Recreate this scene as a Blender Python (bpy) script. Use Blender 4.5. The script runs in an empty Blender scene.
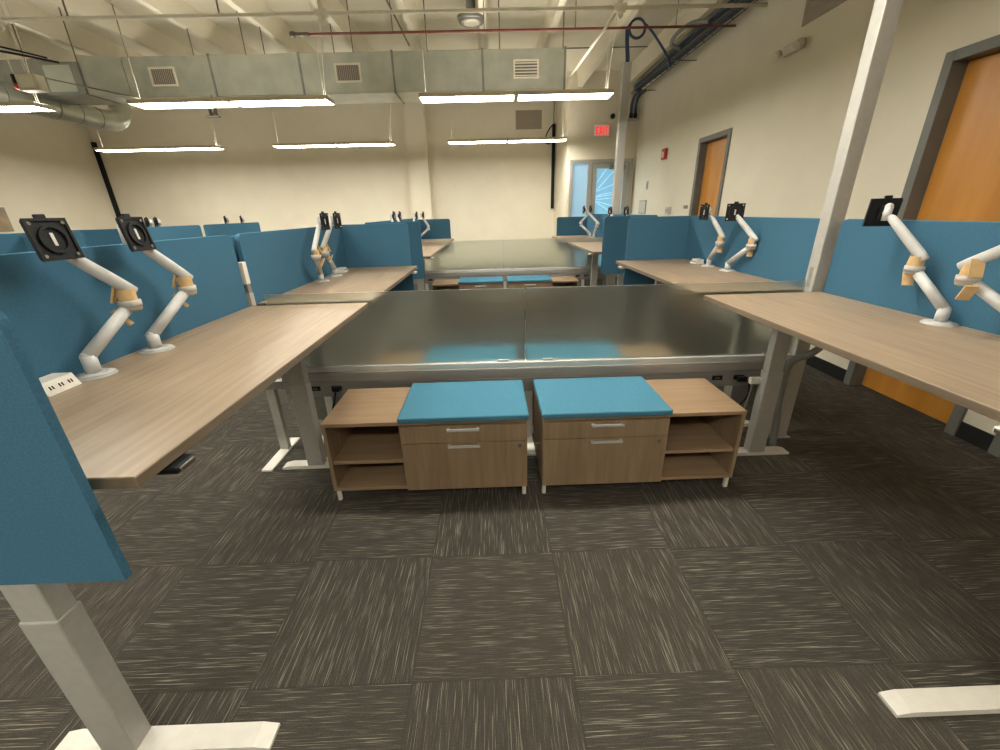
import bpy, bmesh, math, random
from mathutils import Vector, Matrix
random.seed(7)
SC = bpy.context.scene
COL = SC.collection
PI = math.pi

# ------------------------------------------------------------------ materials
def lin(c):
    return tuple((v/255/12.92 if v/255 <= 0.04045 else ((v/255+0.055)/1.055)**2.4) for v in c) + (1,)
def base_mat(name, rgb, rough=0.5, metal=0.0, spec=0.5):
    m = bpy.data.materials.new(name); m.use_nodes = True
    b = m.node_tree.nodes['Principled BSDF']
    b.inputs['Base Color'].default_value = lin(rgb)
    b.inputs['Roughness'].default_value = rough
    b.inputs['Metallic'].default_value = metal
    b.inputs['Specular IOR Level'].default_value = spec
    return m
def N(m, t, **k):
    n = m.node_tree.nodes.new(t)
    for a, v in k.items(): setattr(n, a, v)
    return n
def L(m, a, b): m.node_tree.links.new(a, b)
def noisy(name, rgb, rgb2, scale=(8, 8, 8), nscale=1.0, rough=0.5, metal=0.0, spec=0.5, detail=4, bump=0.0, contrast=(0.35, 0.65), coord='Object'):
    """procedural material: two colours mixed by a stretched noise"""
    m = base_mat(name, rgb, rough, metal, spec)
    b = m.node_tree.nodes['Principled BSDF']
    tc = N(m, 'ShaderNodeTexCoord'); mp = N(m, 'ShaderNodeMapping'); mp.inputs['Scale'].default_value = scale
    nz = N(m, 'ShaderNodeTexNoise'); nz.inputs['Scale'].default_value = nscale; nz.inputs['Detail'].default_value = detail
    cr = N(m, 'ShaderNodeValToRGB')
    cr.color_ramp.elements[0].position = contrast[0]; cr.color_ramp.elements[0].color = lin(rgb)
    cr.color_ramp.elements[1].position = contrast[1]; cr.color_ramp.elements[1].color = lin(rgb2)
    L(m, tc.outputs[coord], mp.inputs['Vector']); L(m, mp.outputs[0], nz.inputs['Vector'])
    L(m, nz.outputs['Fac'], cr.inputs[0]); L(m, cr.outputs[0], b.inputs['Base Color'])
    if bump:
        bp = N(m, 'ShaderNodeBump'); bp.inputs['Strength'].default_value = bump; bp.inputs['Distance'].default_value = 0.002
        L(m, nz.outputs['Fac'], bp.inputs['Height']); L(m, bp.outputs[0], b.inputs['Normal'])
    return m

M = {}
M['wall'] = noisy('wall_paint', (226, 218, 198), (230, 222, 202), (3, 3, 3), 1, 0.75, spec=0.25, bump=0.05)
M['ceil'] = noisy('ceiling_paint', (224, 217, 196), (216, 208, 186), (2, 0.6, 2), 1, 0.8, spec=0.2)
M['beam'] = noisy('beam_paint', (228, 220, 198), (218, 210, 188), (3, 0.8, 3), 1, 0.7, spec=0.2)
M['wood'] = noisy('desk_laminate', (164, 143, 118), (142, 122, 99), (55, 2.6, 55), 1, 0.38, spec=0.45, detail=6, contrast=(0.3, 0.7))
M['wood_edge'] = noisy('desk_edge_band', (122, 106, 86), (108, 93, 75), (30, 3, 30), 1, 0.45)
M['cab'] = noisy('cabinet_laminate_vertical', (148, 126, 100), (124, 104, 81), (34, 34, 2.6), 1, 0.45, detail=6, contrast=(0.3, 0.7))
M['cabtop'] = noisy('cabinet_laminate_flat', (160, 134, 106), (140, 116, 90), (2.4, 30, 30), 1, 0.42, detail=6, contrast=(0.3, 0.7))
M['felt'] = noisy('blue_felt', (68, 108, 132), (59, 98, 121), (260, 260, 260), 1, 0.95, spec=0.1, bump=0.25)
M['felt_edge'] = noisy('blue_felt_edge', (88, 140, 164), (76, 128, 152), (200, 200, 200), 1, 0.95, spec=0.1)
M['cushion'] = noisy('cushion_felt', (76, 126, 148), (66, 115, 137), (230, 230, 230), 1, 0.95, spec=0.1, bump=0.3)
M['silver'] = noisy('silver_powder_coat', (176, 174, 167), (170, 168, 161), (40, 40, 40), 1, 0.42, metal=0.15)
M['grey'] = noisy('grey_metal', (150, 150, 146), (142, 142, 138), (30, 30, 30), 1, 0.4, metal=0.55)
M['rail'] = noisy('brushed_aluminium', (206, 206, 202), (196, 196, 192), (2, 60, 60), 1, 0.36, metal=0.4)
M['beamgrey'] = noisy('spine_metal', (160, 157, 152), (150, 147, 143), (2, 60, 60), 1, 0.38, metal=0.35)
M['white'] = noisy('white_powder_coat', (216, 212, 202), (210, 206, 196), (30, 30, 30), 1, 0.4)
M['arm'] = noisy('arm_pale_grey', (194, 194, 192), (186, 186, 184), (30, 30, 30), 1, 0.35)
M['black'] = noisy('black_plastic', (18, 18, 20), (25, 25, 27), (40, 40, 40), 1, 0.55, spec=0.3)
M['chrome'] = base_mat('chrome', (210, 210, 210), 0.15, 1.0)
M['card'] = noisy('tan_cardboard', (190, 156, 106), (206, 176, 128), (30, 30, 30), 1, 0.8)
M['foam'] = noisy('grey_foam_strap', (190, 186, 180), (175, 172, 168), (60, 60, 60), 1, 0.8)
M['galv'] = noisy('galvanised_steel', (168, 171, 160), (184, 186, 174), (5, 5, 5), 1, 0.34, metal=0.6, detail=5)
M['galv2'] = noisy('galvanised_steel_dark', (122, 124, 116), (140, 140, 132), (5, 5, 5), 1, 0.42, metal=0.55, detail=5)
M['grille'] = noisy('grille_cream', (214, 206, 186), (206, 198, 178), (9, 9, 9), 1, 0.6)
M['grille_dark'] = noisy('grille_shadow_grey', (112, 106, 94), (98, 93, 84), (9, 9, 9), 1, 0.7)
M['taupe'] = noisy('taupe_grille', (168, 156, 140), (160, 148, 133), (9, 9, 80), 1, 0.7)
M['pipe_white'] = noisy('painted_pipe', (226, 220, 200), (216, 210, 190), (9, 9, 9), 1, 0.55)
M['pipe_red'] = noisy('red_brown_pipe', (126, 62, 46), (112, 52, 40), (9, 9, 9), 1, 0.55)
M['rod'] = noisy('dark_threaded_rod', (116, 108, 92), (98, 92, 80), (9, 9, 60), 1, 0.5, metal=0.4)
M['door'] = noisy('orange_veneer', (210, 146, 66), (192, 128, 50), (9, 9, 1.4), 1, 0.33, detail=6, contrast=(0.3, 0.7))
M['frame'] = noisy('grey_door_frame', (112, 112, 106), (104, 104, 99), (9, 9, 9), 1, 0.45)
M['base'] = noisy('black_rubber_baseboard', (24, 24, 25), (30, 30, 31), (9, 9, 9), 1, 0.5)
M['navy'] = noisy('navy_cable_jacket', (44, 60, 86), (56, 74, 104), (9, 40, 9), 1, 0.45)
M['greycable'] = noisy('grey_cable_jacket', (124, 124, 120), (112, 112, 108), (9, 40, 9), 1, 0.5)
M['red'] = base_mat('alarm_red', (190, 40, 34), 0.5)
M['paper'] = noisy('paper_white', (212, 206, 190), (196, 190, 176), (40, 40, 40), 1, 0.8)
M['board'] = noisy('brown_board', (170, 150, 124), (150, 130, 106), (6, 6, 6), 1, 0.7)
M['housing'] = noisy('lamp_housing', (206, 196, 170), (200, 190, 164), (9, 9, 9), 1, 0.5)

def emit(name, rgb, s):
    m = base_mat(name, rgb, 0.6); b = m.node_tree.nodes['Principled BSDF']
    b.inputs['Emission Color'].default_value = lin(rgb); b.inputs['Emission Strength'].default_value = s
    return m
LENS = 30.0
M['lens'] = emit('lamp_lens', (255, 250, 237), LENS)
M['upglow'] = emit('added_uplight_glow', (255, 250, 237), LENS*0.32)  # upward glow added to brighten the ceiling
M['exit_red'] = emit('exit_letters', (225, 20, 24), 0.9)
M['exit_face'] = emit('exit_face', (240, 150, 140), 0.25)
M['lobby'] = emit('daylit_lobby_glass', (120, 176, 205), 0.55)
M['lobby2'] = emit('daylit_side_glass', (140, 176, 198), 0.42)
M['lobby_line'] = emit('white_film_line', (205, 228, 238), 0.75)

def glass_mat():
    m = bpy.data.materials.new('frosted_glass'); m.use_nodes = True
    b = m.node_tree.nodes['Principled BSDF']
    b.inputs['Base Color'].default_value = (0.74, 0.78, 0.73, 1)
    b.inputs['Transmission Weight'].default_value = 0.97
    b.inputs['Roughness'].default_value = 0.30
    b.inputs['IOR'].default_value = 1.3
    return m
M['glass'] = glass_mat()

def carpet():
    m = bpy.data.materials.new('carpet_tiles'); m.use_nodes = True
    nt = m.node_tree; b = nt.nodes['Principled BSDF']
    b.inputs['Roughness'].default_value = 0.95; b.inputs['Specular IOR Level'].default_value = 0.1
    geo = N(m, 'ShaderNodeNewGeometry'); sp = N(m, 'ShaderNodeSeparateXYZ'); L(m, geo.outputs['Position'], sp.inputs[0])
    def math_(op, a, bb=None, c=None):
        n = N(m, 'ShaderNodeMath', operation=op)
        for i, v in enumerate((a, bb, c)):
            if v is None: continue
            if isinstance(v, (int, float)): n.inputs[i].default_value = v
            else: L(m, v, n.inputs[i])
        return n.outputs[0]
    u = math_('DIVIDE', math_('ADD', sp.outputs[0], 0.275), 0.485)
    v = math_('DIVIDE', math_('SUBTRACT', sp.outputs[1], 0.795), 0.478)
    iu = math_('FLOOR', u); iv = math_('FLOOR', v); fu = math_('FRACT', u); fv = math_('FRACT', v)
    par = math_('FLOORED_MODULO', math_('ADD', iu, iv), 2.0)
    def mixf(f, a, c):
        n = N(m, 'ShaderNodeMix'); L(m, f, n.inputs[0]); L(m, a, n.inputs[2]); L(m, c, n.inputs[3]); return n.outputs[0]
    along = mixf(par, u, v); across = mixf(par, v, u)
    off = math_('ADD', math_('MULTIPLY', iu, 7.31), math_('MULTIPLY', iv, 3.77))
    def streak(sa, sx, det=2.0, o2=0.0):
        cb = N(m, 'ShaderNodeCombineXYZ')
        L(m, math_('MULTIPLY', along, sa), cb.inputs[0]); L(m, math_('MULTIPLY', across, sx), cb.inputs[1]); L(m, math_('ADD', off, o2), cb.inputs[2])
        n = N(m, 'ShaderNodeTexNoise'); n.inputs['Scale'].default_value = 1.0; n.inputs['Detail'].default_value = det
        L(m, cb.outputs[0], n.inputs['Vector']); return n.outputs['Fac']
    def ramp(f, p0, p1):
        n = N(m, 'ShaderNodeMapRange'); n.inputs[1].default_value = p0; n.inputs[2].default_value = p1; L(m, f, n.inputs[0]); return n.outputs[0]
    thin = ramp(streak(3.4, 270, 2.0), 0.60, 0.70)
    mid = ramp(streak(7, 110, 4.0, 5.1), 0.42, 0.78)
    fine = N(m, 'ShaderNodeTexNoise'); fine.inputs['Scale'].default_value = 260; L(m, geo.outputs['Position'], fine.inputs['Vector'])
    wn = N(m, 'ShaderNodeTexWhiteNoise', noise_dimensions='2D'); cb = N(m, 'ShaderNodeCombineXYZ'); L(m, iu, cb.inputs[0]); L(m, iv, cb.inputs[1]); L(m, cb.outputs[0], wn.inputs['Vector'])
    def mixc(f, a, c):
        n = N(m, 'ShaderNodeMix', data_type='RGBA')
        if isinstance(f, float): n.inputs[0].default_value = f
        else: L(m, f, n.inputs[0])
        for i, q in ((6, a), (7, c)):
            if isinstance(q, tuple): n.inputs[i].default_value = q
            else: L(m, q, n.inputs[i])
        return n.outputs[2]
    basec = mixc(wn.outputs['Value'], lin((62, 60, 55)), lin((71, 66, 60)))
    c1 = mixc(mid, basec, lin((84, 79, 70)))
    c2 = mixc(math_('MULTIPLY', ramp(fine.outputs['Fac'], 0.35, 0.65), 0.6), c1, lin((50, 47, 43)))
    c3 = mixc(thin, c2, lin((142, 136, 123)))
    # thin dark seam between tiles
    def edge(f): return math_('LESS_THAN', math_('MINIMUM', f, math_('SUBTRACT', 1.0, f)), 0.006)
    seam = math_('MULTIPLY', math_('MAXIMUM', edge(fu), edge(fv)), 0.25)
    c4 = mixc(seam, c3, lin((44, 42, 38)))
    L(m, c4, b.inputs['Base Color'])
    bp = N(m, 'ShaderNodeBump'); bp.inputs['Strength'].default_value = 0.3; bp.inputs['Distance'].default_value = 0.003
    L(m, fine.outputs['Fac'], bp.inputs['Height']); L(m, bp.outputs[0], b.inputs['Normal'])
    return m
M['carpet'] = carpet()

# ------------------------------------------------------------------ mesh helpers
class MB:
    """collects shapes of one part into one mesh"""
    def __init__(s): s.bm = bmesh.new(); s.mi = 0
    def _m(s, geom):
        for f in geom:
            if isinstance(f, bmesh.types.BMFace): f.material_index = s.mi
    def mat(s, i): s.mi = i; return s
    def box(s, x0, x1, y0, y1, z0, z1, bev=0.0, seg=2, rot=None, piv=None):
        r = bmesh.ops.create_cube(s.bm, size=1.0)
        vs = r['verts']
        for v in vs:
            v.co = Vector((x0+(v.co.x+.5)*(x1-x0), y0+(v.co.y+.5)*(y1-y0), z0+(v.co.z+.5)*(z1-z0)))
        fs = list({f for v in vs for f in v.link_faces})
        s._m(fs)
        if bev:
            es = list({e for v in vs for e in v.link_edges})
            rr = bmesh.ops.bevel(s.bm, geom=es, offset=bev, segments=seg, affect='EDGES', profile=0.5)
            vs = list({v for f in rr['faces'] for v in f.verts} | {v for v in vs if v.is_valid})
            for f in rr['faces']: f.material_index = s.mi
        if rot is not None:
            p = Vector(piv or ((x0+x1)/2, (y0+y1)/2, (z0+z1)/2))
            for v in vs: v.co = p + rot @ (v.co-p)
        return s
    def cyl(s, a, b, r, r2=None, n=20, cap=True, flat=None):
        a = Vector(a); b = Vector(b); r2 = r if r2 is None else r2
        d = b-a; q = d.to_track_quat('Z', 'Y')
        ra, rb = [], []
        for i in range(n):
            t = 2*PI*i/n; c = Vector((math.cos(t), math.sin(t)*(flat or 1), 0))
            ra.append(s.bm.verts.new(a+q @ (c*r))); rb.append(s.bm.verts.new(b+q @ (c*r2)))
        for i in range(n):
            f = s.bm.faces.new((ra[i], ra[(i+1) % n], rb[(i+1) % n], rb[i])); f.smooth = True; f.material_index = s.mi
        if cap:
            f = s.bm.faces.new(ra[::-1]); f.material_index = s.mi
            f = s.bm.faces.new(rb); f.material_index = s.mi
        return s
    def ball(s, c, r, sc=(1, 1, 1)):
        g = bmesh.ops.create_uvsphere(s.bm, u_segments=16, v_segments=10, radius=r)
        for v in g['verts']: v.co = Vector(c)+Vector((v.co.x*sc[0], v.co.y*sc[1], v.co.z*sc[2]))
        for f in {f for v in g['verts'] for f in v.link_faces}: f.smooth = True; f.material_index = s.mi
        return s
    def tube(s, pts, r, n=10, smooth=True):
        pts = [Vector(p) for p in pts]
        if smooth and len(pts) > 2:
            out = []
            P = [pts[0]]+pts+[pts[-1]]
            for i in range(1, len(P)-2):
                for k in range(6):
                    t = k/6; p0, p1, p2, p3 = P[i-1:i+3]
                    out.append(0.5*((2*p1)+(-p0+p2)*t+(2*p0-5*p1+4*p2-p3)*t*t+(-p0+3*p1-3*p2+p3)*t**3))
            out.append(pts[-1]); pts = out
        rings = []
        up = None
        for i, p in enumerate(pts):
            d = (pts[min(i+1, len(pts)-1)]-pts[max(i-1, 0)]).normalized()
            if up is None: up = d.orthogonal().normalized()
            up = (up-d*up.dot(d)).normalized(); w = d.cross(up)
            rings.append([s.bm.verts.new(p+(up*math.cos(2*PI*k/n)+w*math.sin(2*PI*k/n))*r) for k in range(n)])
        for A, B in zip(rings, rings[1:]):
            for k in range(n):
                f = s.bm.faces.new((A[k], A[(k+1) % n], B[(k+1) % n], B[k])); f.smooth = True; f.material_index = s.mi
        s.bm.faces.new(rings[0][::-1]).material_index = s.mi; s.bm.faces.new(rings[-1]).material_index = s.mi
        return s
    def prism(s, poly, axis, d0, d1):
        """poly: 2D outline; axis: 'x' -> (y,z), 'y' -> (x,z), 'z' -> (x,y)"""
        def P(p, d):
            return {'x': (d, p[0], p[1]), 'y': (p[0], d, p[1]), 'z': (p[0], p[1], d)}[axis]
        a = [s.bm.verts.new(P(p, d0)) for p in poly]; b = [s.bm.verts.new(P(p, d1)) for p in poly]
        n = len(poly)
        fs = [s.bm.faces.new(a), s.bm.faces.new(b[::-1])]
        for i in range(n): fs.append(s.bm.faces.new((a[i], b[i], b[(i+1) % n], a[(i+1) % n])))
        for f in fs: f.material_index = s.mi
        return s
    def build(s, name, mats, parent=None, loc=None, rot=None):
        bmesh.ops.recalc_face_normals(s.bm, faces=s.bm.faces)
        me = bpy.data.meshes.new(name); s.bm.to_mesh(me); s.bm.free()
        if not isinstance(mats, (list, tuple)): mats = [mats]
        for q in mats: me.materials.append(M[q])
        o = bpy.data.objects.new(name, me); COL.objects.link(o)
        if parent: o.parent = parent
        if loc: o.location = loc
        if rot: o.rotation_euler = rot
        return o

def tag(o, label=None, cat=None, group=None, kind=None):
    if label: o['label'] = label
    if cat: o['category'] = cat
    if group: o['group'] = group
    if kind: o['kind'] = kind
    return o
def thing(name, loc, label, cat, group=None, rz=0):
    o = bpy.data.objects.new(name, None); o.empty_display_size = 0.1; COL.objects.link(o)
    o.location = loc; o.rotation_euler = (0, 0, rz)
    return tag(o, label, cat, group)
def copy_tree(o, parent=None):
    c = o.copy(); COL.objects.link(c); c.parent = parent
    for ch in list(KIDS(o)): copy_tree(ch, c)
    return c
def KIDS(o): return [q for q in bpy.data.objects if q.parent is o]
def struct(o): o['kind'] = 'structure'; return o
def rect_round(a0, a1, b0, b1, r, corners=(1, 1, 1, 1), n=5):
    """rounded rectangle; corners: (a0b0, a1b0, a1b1, a0b1)"""
    out = []
    for (ca, cb, t0), on in zip(((a0+r, b0+r, PI), (a1-r, b0+r, 1.5*PI), (a1-r, b1-r, 0), (a0+r, b1-r, .5*PI)), corners):
        if on:
            for k in range(n+1):
                t = t0+k/n*PI/2; out.append((ca+r*math.cos(t), cb+r*math.sin(t)))
        else:
            out.append((a0 if ca < (a0+a1)/2 else a1, b0 if cb < (b0+b1)/2 else b1))
    return out

# ------------------------------------------------------------------ room shell
XL, XR, YF, YB, ZC = -8.15, 2.72, 9.80, -4.0, 3.50
YD = 8.40   # front of the wall block that holds the glazed door
struct(MB().box(XL-.1, XR+.1, YB-.1, YF+.1, -0.1, 0.0).build('floor', 'carpet'))
ceil = struct(MB().box(XL-.1, XR+.1, YB-.1, YF+.1, ZC, ZC+.1).build('ceiling', 'ceil'))
x = -7.45-.826
bx_ = []
while x < XR-.1:
    bx_.append(x); x += 0.826
for x in bx_:
    MB().prism([(x-.07, ZC), (x-.035, 3.27), (x+.035, 3.27), (x+.07, ZC)], 'y', YB, 9.1).build('beam', 'beam', ceil)
MB().box(XL, XR, 9.1, 9.2, 3.27, ZC).build('girder', 'beam', ceil)
for y in (1.2, 3.4, 5.4, 7.3):
    MB().box(XL, XR, y, y+.012, ZC-.012, ZC+.002).build('deck_seam', 'grille_dark', ceil)
wb = struct(MB().box(XL, XR, YF, YF+.12, 0, ZC).build('wall_back', 'wall'))
struct(MB().box(-1.66, -1.262, YF-.22, YF, 0, ZC).build('trim_1', 'wall'))
struct(MB().box(1.45, XR, YD, YF, 2.14, ZC).box(1.45, 1.50, YD, YF, 0, 2.14).box(2.66, XR, YD, YF, 0, 2.14).build('trim_2', 'wall'))
wl = struct(MB().box(XL-.12, XL, YB, YF, 0, ZC).build('wall_left', 'wall'))
struct(MB().box(XL, XR, YB-.12, YB, 0, ZC).build('wall_front', 'wall'))
# right wall with real door openings
D1 = (2.045, 2.86); D2 = (5.15, 5.90); D3 = (1.00, 1.87)
DZ = 2.10
w = MB()
for a, b in ((YB, D3[0]), (D3[1], D1[0]), (D1[1], D2[0]), (D2[1], YF)):
    w.box(XR, XR+.14, a, b, 0, ZC)
for a, b in (D1, D2, D3): w.box(XR, XR+.14, a, b, DZ, ZC)
struct(w.build('wall_right', 'wall'))
w = MB()
for a, b in ((YB, D3[0]), (D3[1], D1[0]), (D1[1], D2[0]), (D2[1], YF)):
    w.box(XR-.008, XR, a, b, 0, .10, 0.002)
struct(w.build('baseboard_right', 'base'))
struct(MB().box(-1.262, 1.45, YF-.008, YF, 0, .1, .002).box(XL, -1.66, YF-.008, YF, 0, .1, .002).build('baseboard_back', 'base'))
struct(MB().box(XL, XL+.008, YB, YF-.01, 0, .1, .002).build('baseboard_left', 'base'))
def wood_door(n, a, b):
    f = MB(); t = .058
    for y0, y1 in ((a, a+t), (b-t, b)):
        f.box(XR-.018, XR+.14, y0, y1, 0, DZ, .003)
    f.box(XR-.018, XR+.14, a+t, b-t, DZ-t, DZ, .003)
    # stop
    f.box(XR+.12, XR+.135, a+t, a+t+.018, 0, DZ-t).box(XR+.12, XR+.135, b-t-.018, b-t, 0, DZ-t).box(XR+.12, XR+.135, a+t, b-t, DZ-t-.018, DZ-t)
    fr = struct(f.build('door_%d' % n, 'frame'))
    MB().box(XR+.075, XR+.118, a+t+.003, b-t-.003, .008, DZ-t-.003, .002).build('door_leaf', 'door', fr)
    h = MB(); yy = b-t-.08
    h.cyl((XR+.075, yy, 1.0), (XR+.02, yy, 1.0), .012).cyl((XR+.02, yy+.01, 1.0), (XR+.02, yy-.11, 1.0), .009).cyl((XR+.076, yy, 1.0), (XR+.067, yy, 1.0), .03)
    h.build('door_handle', 'chrome', fr)
wood_door(1, *D1); wood_door(2, *D2); wood_door(3, *D3)
# glazed entrance in the back wall
f = MB(); y0, y1 = YD-.06, YD
for a, b in ((1.50, 1.56), (1.83, 1.91), (2.60, 2.66)): f.box(a, b, y0, y1, 0, 2.14, .003)
f.box(1.56, 1.83, y0, y1, 2.08, 2.14, .003).box(1.91, 2.60, y0, y1, 2.08, 2.14, .003).box(1.56, 1.83, y0, y1, 0, .08, .003)
gd = struct(f.build('door_4', 'silver'))
MB().box(1.56, 1.83, YD-.03, YD-.02, .08, 2.08).build('side_pane', 'lobby2', gd)
dl = MB()
dl.box(1.915, 2.00, YD-.05, YD-.01, .01, 2.075, .003).box(2.50, 2.595, YD-.05, YD-.01, .01, 2.075, .003).box(2.00, 2.50, YD-.05, YD-.01, 1.99, 2.075, .003).box(2.00, 2.50, YD-.05, YD-.01, .01, .22, .003)
dl = dl.build('door_leaf', 'silver', gd)
MB().box(2.00, 2.50, YD-.034, YD-.024, .22, 1.99).build('glass_pane', 'lobby', gd)
ln = MB()
def strip(ax, az, bx, bz, r=.010): ln.cyl((ax, YD-.036, az), (bx, YD-.036, bz), r, n=6, flat=.3)
for (a, b) in (((2.01, 1.62), (2.36, 1.98)), ((2.01, 1.60), (2.49, 1.78)), ((2.01, 1.52), (2.49, 1.62)), ((2.01, 1.50), (2.40, 1.56)), ((2.01, 1.46), (2.49, 1.50)), ((2.01, 1.44), (2.49, 1.30)), ((2.01, 1.42), (2.49, 1.14)), ((2.01, 1.75), (2.18, 1.98)), ((2.44, 1.0), (2.47, 1.9))):
    strip(*a, *b, r=.007)
ln.build('film_lines', 'lobby_line', gd)
MB().box(2.22, 2.52, YD-.10, YD-.055, 1.97, 2.04, .005).cyl((2.36, YD-.085, 2.035), (2.36, YD-.085, 2.06), .012).build('door_closer', 'grey', gd)

# ------------------------------------------------------------------ desks
DT = 0.876    # desk top height
def make_desk():
    """long side along local Y, user front at +X, origin at floor centre"""
    root = thing('desk', (0, 0, 0), 'x', 'desk')
    t = MB().mat(1).box(-.303, .303, -.7525, .7525, DT-.025, DT-.0016, .0015, 1)
    t.mat(0).box(-.3022, .3022, -.7517, .7517, DT-.004, DT, .0018, 2)
    t.build('tabletop', ['wood', 'wood_edge'], root)
    for sy in (-1, 1):
        y = -.705 if sy < 0 else .585
        leg = MB().box(-.098, -.012, y-.028, y+.028, .012, .497, .004).build('leg', 'silver', root)
        MB().box(-.094, -.016, y-.024, y+.024, .48, .835, .003).build('upper_column', 'silver', leg)
        foot = MB().prism([(-.24, .0), (.331, .0), (.331, .010), (.29, .020), (-.20, .020), (-.24, .010)], 'y', y-.029, y+.029).build('foot', 'white', leg)
        MB().box(-.27, .12, y-.028, y+.028, .815, .847, .003).build('mounting_bracket', 'grey', leg)
    MB().box(-.10, .03, -.60, .60, .800, .845, .004).build('crossbeam', 'grey', root)
    return root
def handset(root, y, mat_='black'):
    h = MB().box(.235, .318, y-.028, y+.028, DT-.046, DT-.030, .004).build('height_control', mat_, root)
    MB().box(.312, .322, y-.022, y+.022, DT-.044, DT-.033, .002).build('button_strip', 'chrome', h)
protos = {}
desk0 = make_desk()
protos['desk'] = desk0
first = [True]
def place_desk(cx, cy, flip, label, hs=None, group='sit stand desks'):
    if first[0]: o = desk0; first[0] = False
    else: o = copy_tree(desk0)
    o.location = (cx, cy, 0); o.rotation_euler = (0, 0, PI if flip else 0)
    tag(o, label, 'desk', group)
    return o
XLc, XRc = -.951, 1.391
pod = 3.90
specs = [
 (XLc, 1.375, 0, 'large wood-grain desk in left foreground, nearest on the left with two arms at its back', -1),
 (XLc, 2.9375, 0, 'wood-grain desk second in the left row, just beyond the first clear-topped glass screen', 1),
 (XRc, 1.325, 1, 'large wood-grain desk in right foreground beside the tall silver pole', 1),
 (XRc, 2.905, 1, 'wood-grain desk second in the right row, behind the tall silver pole', -1),
 (XLc, 5.26, 0, 'small distant left desk just past the second blue end screen, before the far glass', -1),
 (XLc, 6.85, 0, 'farthest desk in the left row, beyond the far glass screen', 1),
 (XRc, 5.23, 1, 'small distant right desk with visible corner and leg, before the far glass', 1),
 (XRc, 6.82, 1, 'farthest desk in the right row, below crossed white arms and beyond far glass', -1),
]
desks = []
for cx, cy, fl, lb, hs in specs:
    d = place_desk(cx, cy, fl, lb); desks.append(d)
for d, (cx, cy, fl, lb, hs) in zip(desks, specs):
    if fl:
        for q, dy in zip([k for k in KIDS(d) if k.name.startswith('leg')], (.085, .055)): q.location.y = dy
    s = hs
    handset(d, s*.60 if abs(cy-1.375) > .1 or fl else -.655, 'black' if (cy < 2 and not fl) else 'white')
for cy in (2.9375, 5.26, 6.85):
    place_desk(-4.255, cy, 1, 'desk hidden behind the far left row of blue screens', group='desks behind the far left screens')

# ------------------------------------------------------------------ blue felt screens
def felt_x(x0, x1, a, b, z0, z1, label, group, rnd=(0, 0, 1, 1)):
    bside = 1 if (x0+x1)/2 < -1 and (x0+x1)/2 > -1.3 else -1
    """screen in a plane of constant x, from y=a to y=b"""
    root = thing('felt_screen', ((x0+x1)/2, (a+b)/2, z0), label, 'desk screen', group)
    w_, h_, d_ = (b-a)/2, z1-z0, (x1-x0)/2
    MB().prism(rect_round(-w_, w_, 0, h_, .03, rnd), 'x', -d_, d_).build('felt_panel', 'felt', root)
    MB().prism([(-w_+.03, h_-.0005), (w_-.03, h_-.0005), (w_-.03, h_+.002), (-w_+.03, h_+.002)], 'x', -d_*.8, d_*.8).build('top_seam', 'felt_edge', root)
    sd = 1 if bside > 0 else -1
    if bside:
        for k in (-.5, .5):
            MB().box(*(sorted((sd*d_, sd*(d_+.12)))), k*w_-.03, k*w_+.03, DT-.040-z0, DT-.0295-z0, .002).build('bracket', 'silver', root)
    return root
def felt_y(y0, y1, a, b, z0, z1, label, group, rnd=(1, 1, 1, 1)):
    root = thing('felt_screen', ((a+b)/2, (y0+y1)/2, z0), label, 'desk screen', group)
    w_, h_, d_ = (b-a)/2, z1-z0, (y1-y0)/2
    MB().prism(rect_round(-w_, w_, 0, h_, .03, rnd), 'y', -d_, d_).build('felt_panel', 'felt', root)
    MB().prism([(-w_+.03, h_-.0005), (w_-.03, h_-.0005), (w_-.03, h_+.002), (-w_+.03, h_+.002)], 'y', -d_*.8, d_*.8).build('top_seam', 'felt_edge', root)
    return root
ZS0, ZS1 = .65, 1.225
G1 = 'blue screens behind the desks'
SL = -1.257
felt_x(SL-.022, SL, .62, 2.115, ZS0, ZS1, 'long blue felt screen behind the left foreground desk and its two wrapped arms', G1)
felt_x(SL-.022, SL, 2.175, 3.7045, ZS0, ZS1, 'blue felt screen behind the second left desk, left of its two upright arms', G1)
felt_x(SL-.022, SL, 4.4625, 6.01, ZS0, ZS1, 'distant blue back screen of the third desk in left row', G1)
felt_x(SL-.022, SL, 6.09, 7.60, ZS0, ZS1, 'farthest blue back screen of the left row near the wall column', G1)
SR = 1.698
felt_x(SR, SR+.022, .57, 2.065, ZS0, ZS1, 'blue felt screen behind the right foreground desk, right of the tall silver pole', G1)
felt_x(SR, SR+.022, 2.17, 3.6745, ZS0, ZS1, 'blue felt screen behind the second right desk, left of the tall silver pole', G1)
felt_x(SR, SR+.022, 4.4425, 5.98, ZS0, ZS1, 'distant blue back screen of the third desk in right row', G1)
felt_x(SR, SR+.022, 6.06, 7.58, ZS0, ZS1, 'farthest blue back screen of the right row below the glazed door', G1)
G2 = 'blue screens across the desk ends'
felt_y(.578, .594, -1.28, -.698, .679, 1.195, 'blue felt end screen cut off by the left edge of view, nearest the camera', G2, (0, 0, 1, 1))
felt_y(3.705, 3.727, -1.279, -.70, ZS0, ZS1, 'blue end screen closing the far end of the second left desk', G2)
felt_y(4.44, 4.462, -1.279, -.715, ZS0, ZS1, 'blue end screen standing just behind another one, at third left desk', G2)
felt_y(7.615, 7.637, -1.28, -.70, ZS0, 1.20, 'small dark blue end screen beyond far left desk, beside the wall column', G2)
felt_y(3.675, 3.697, 1.18, 1.720, ZS0, ZS1, 'blue end screen closing the far end of the second right desk, lighter of two', G2)
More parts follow.
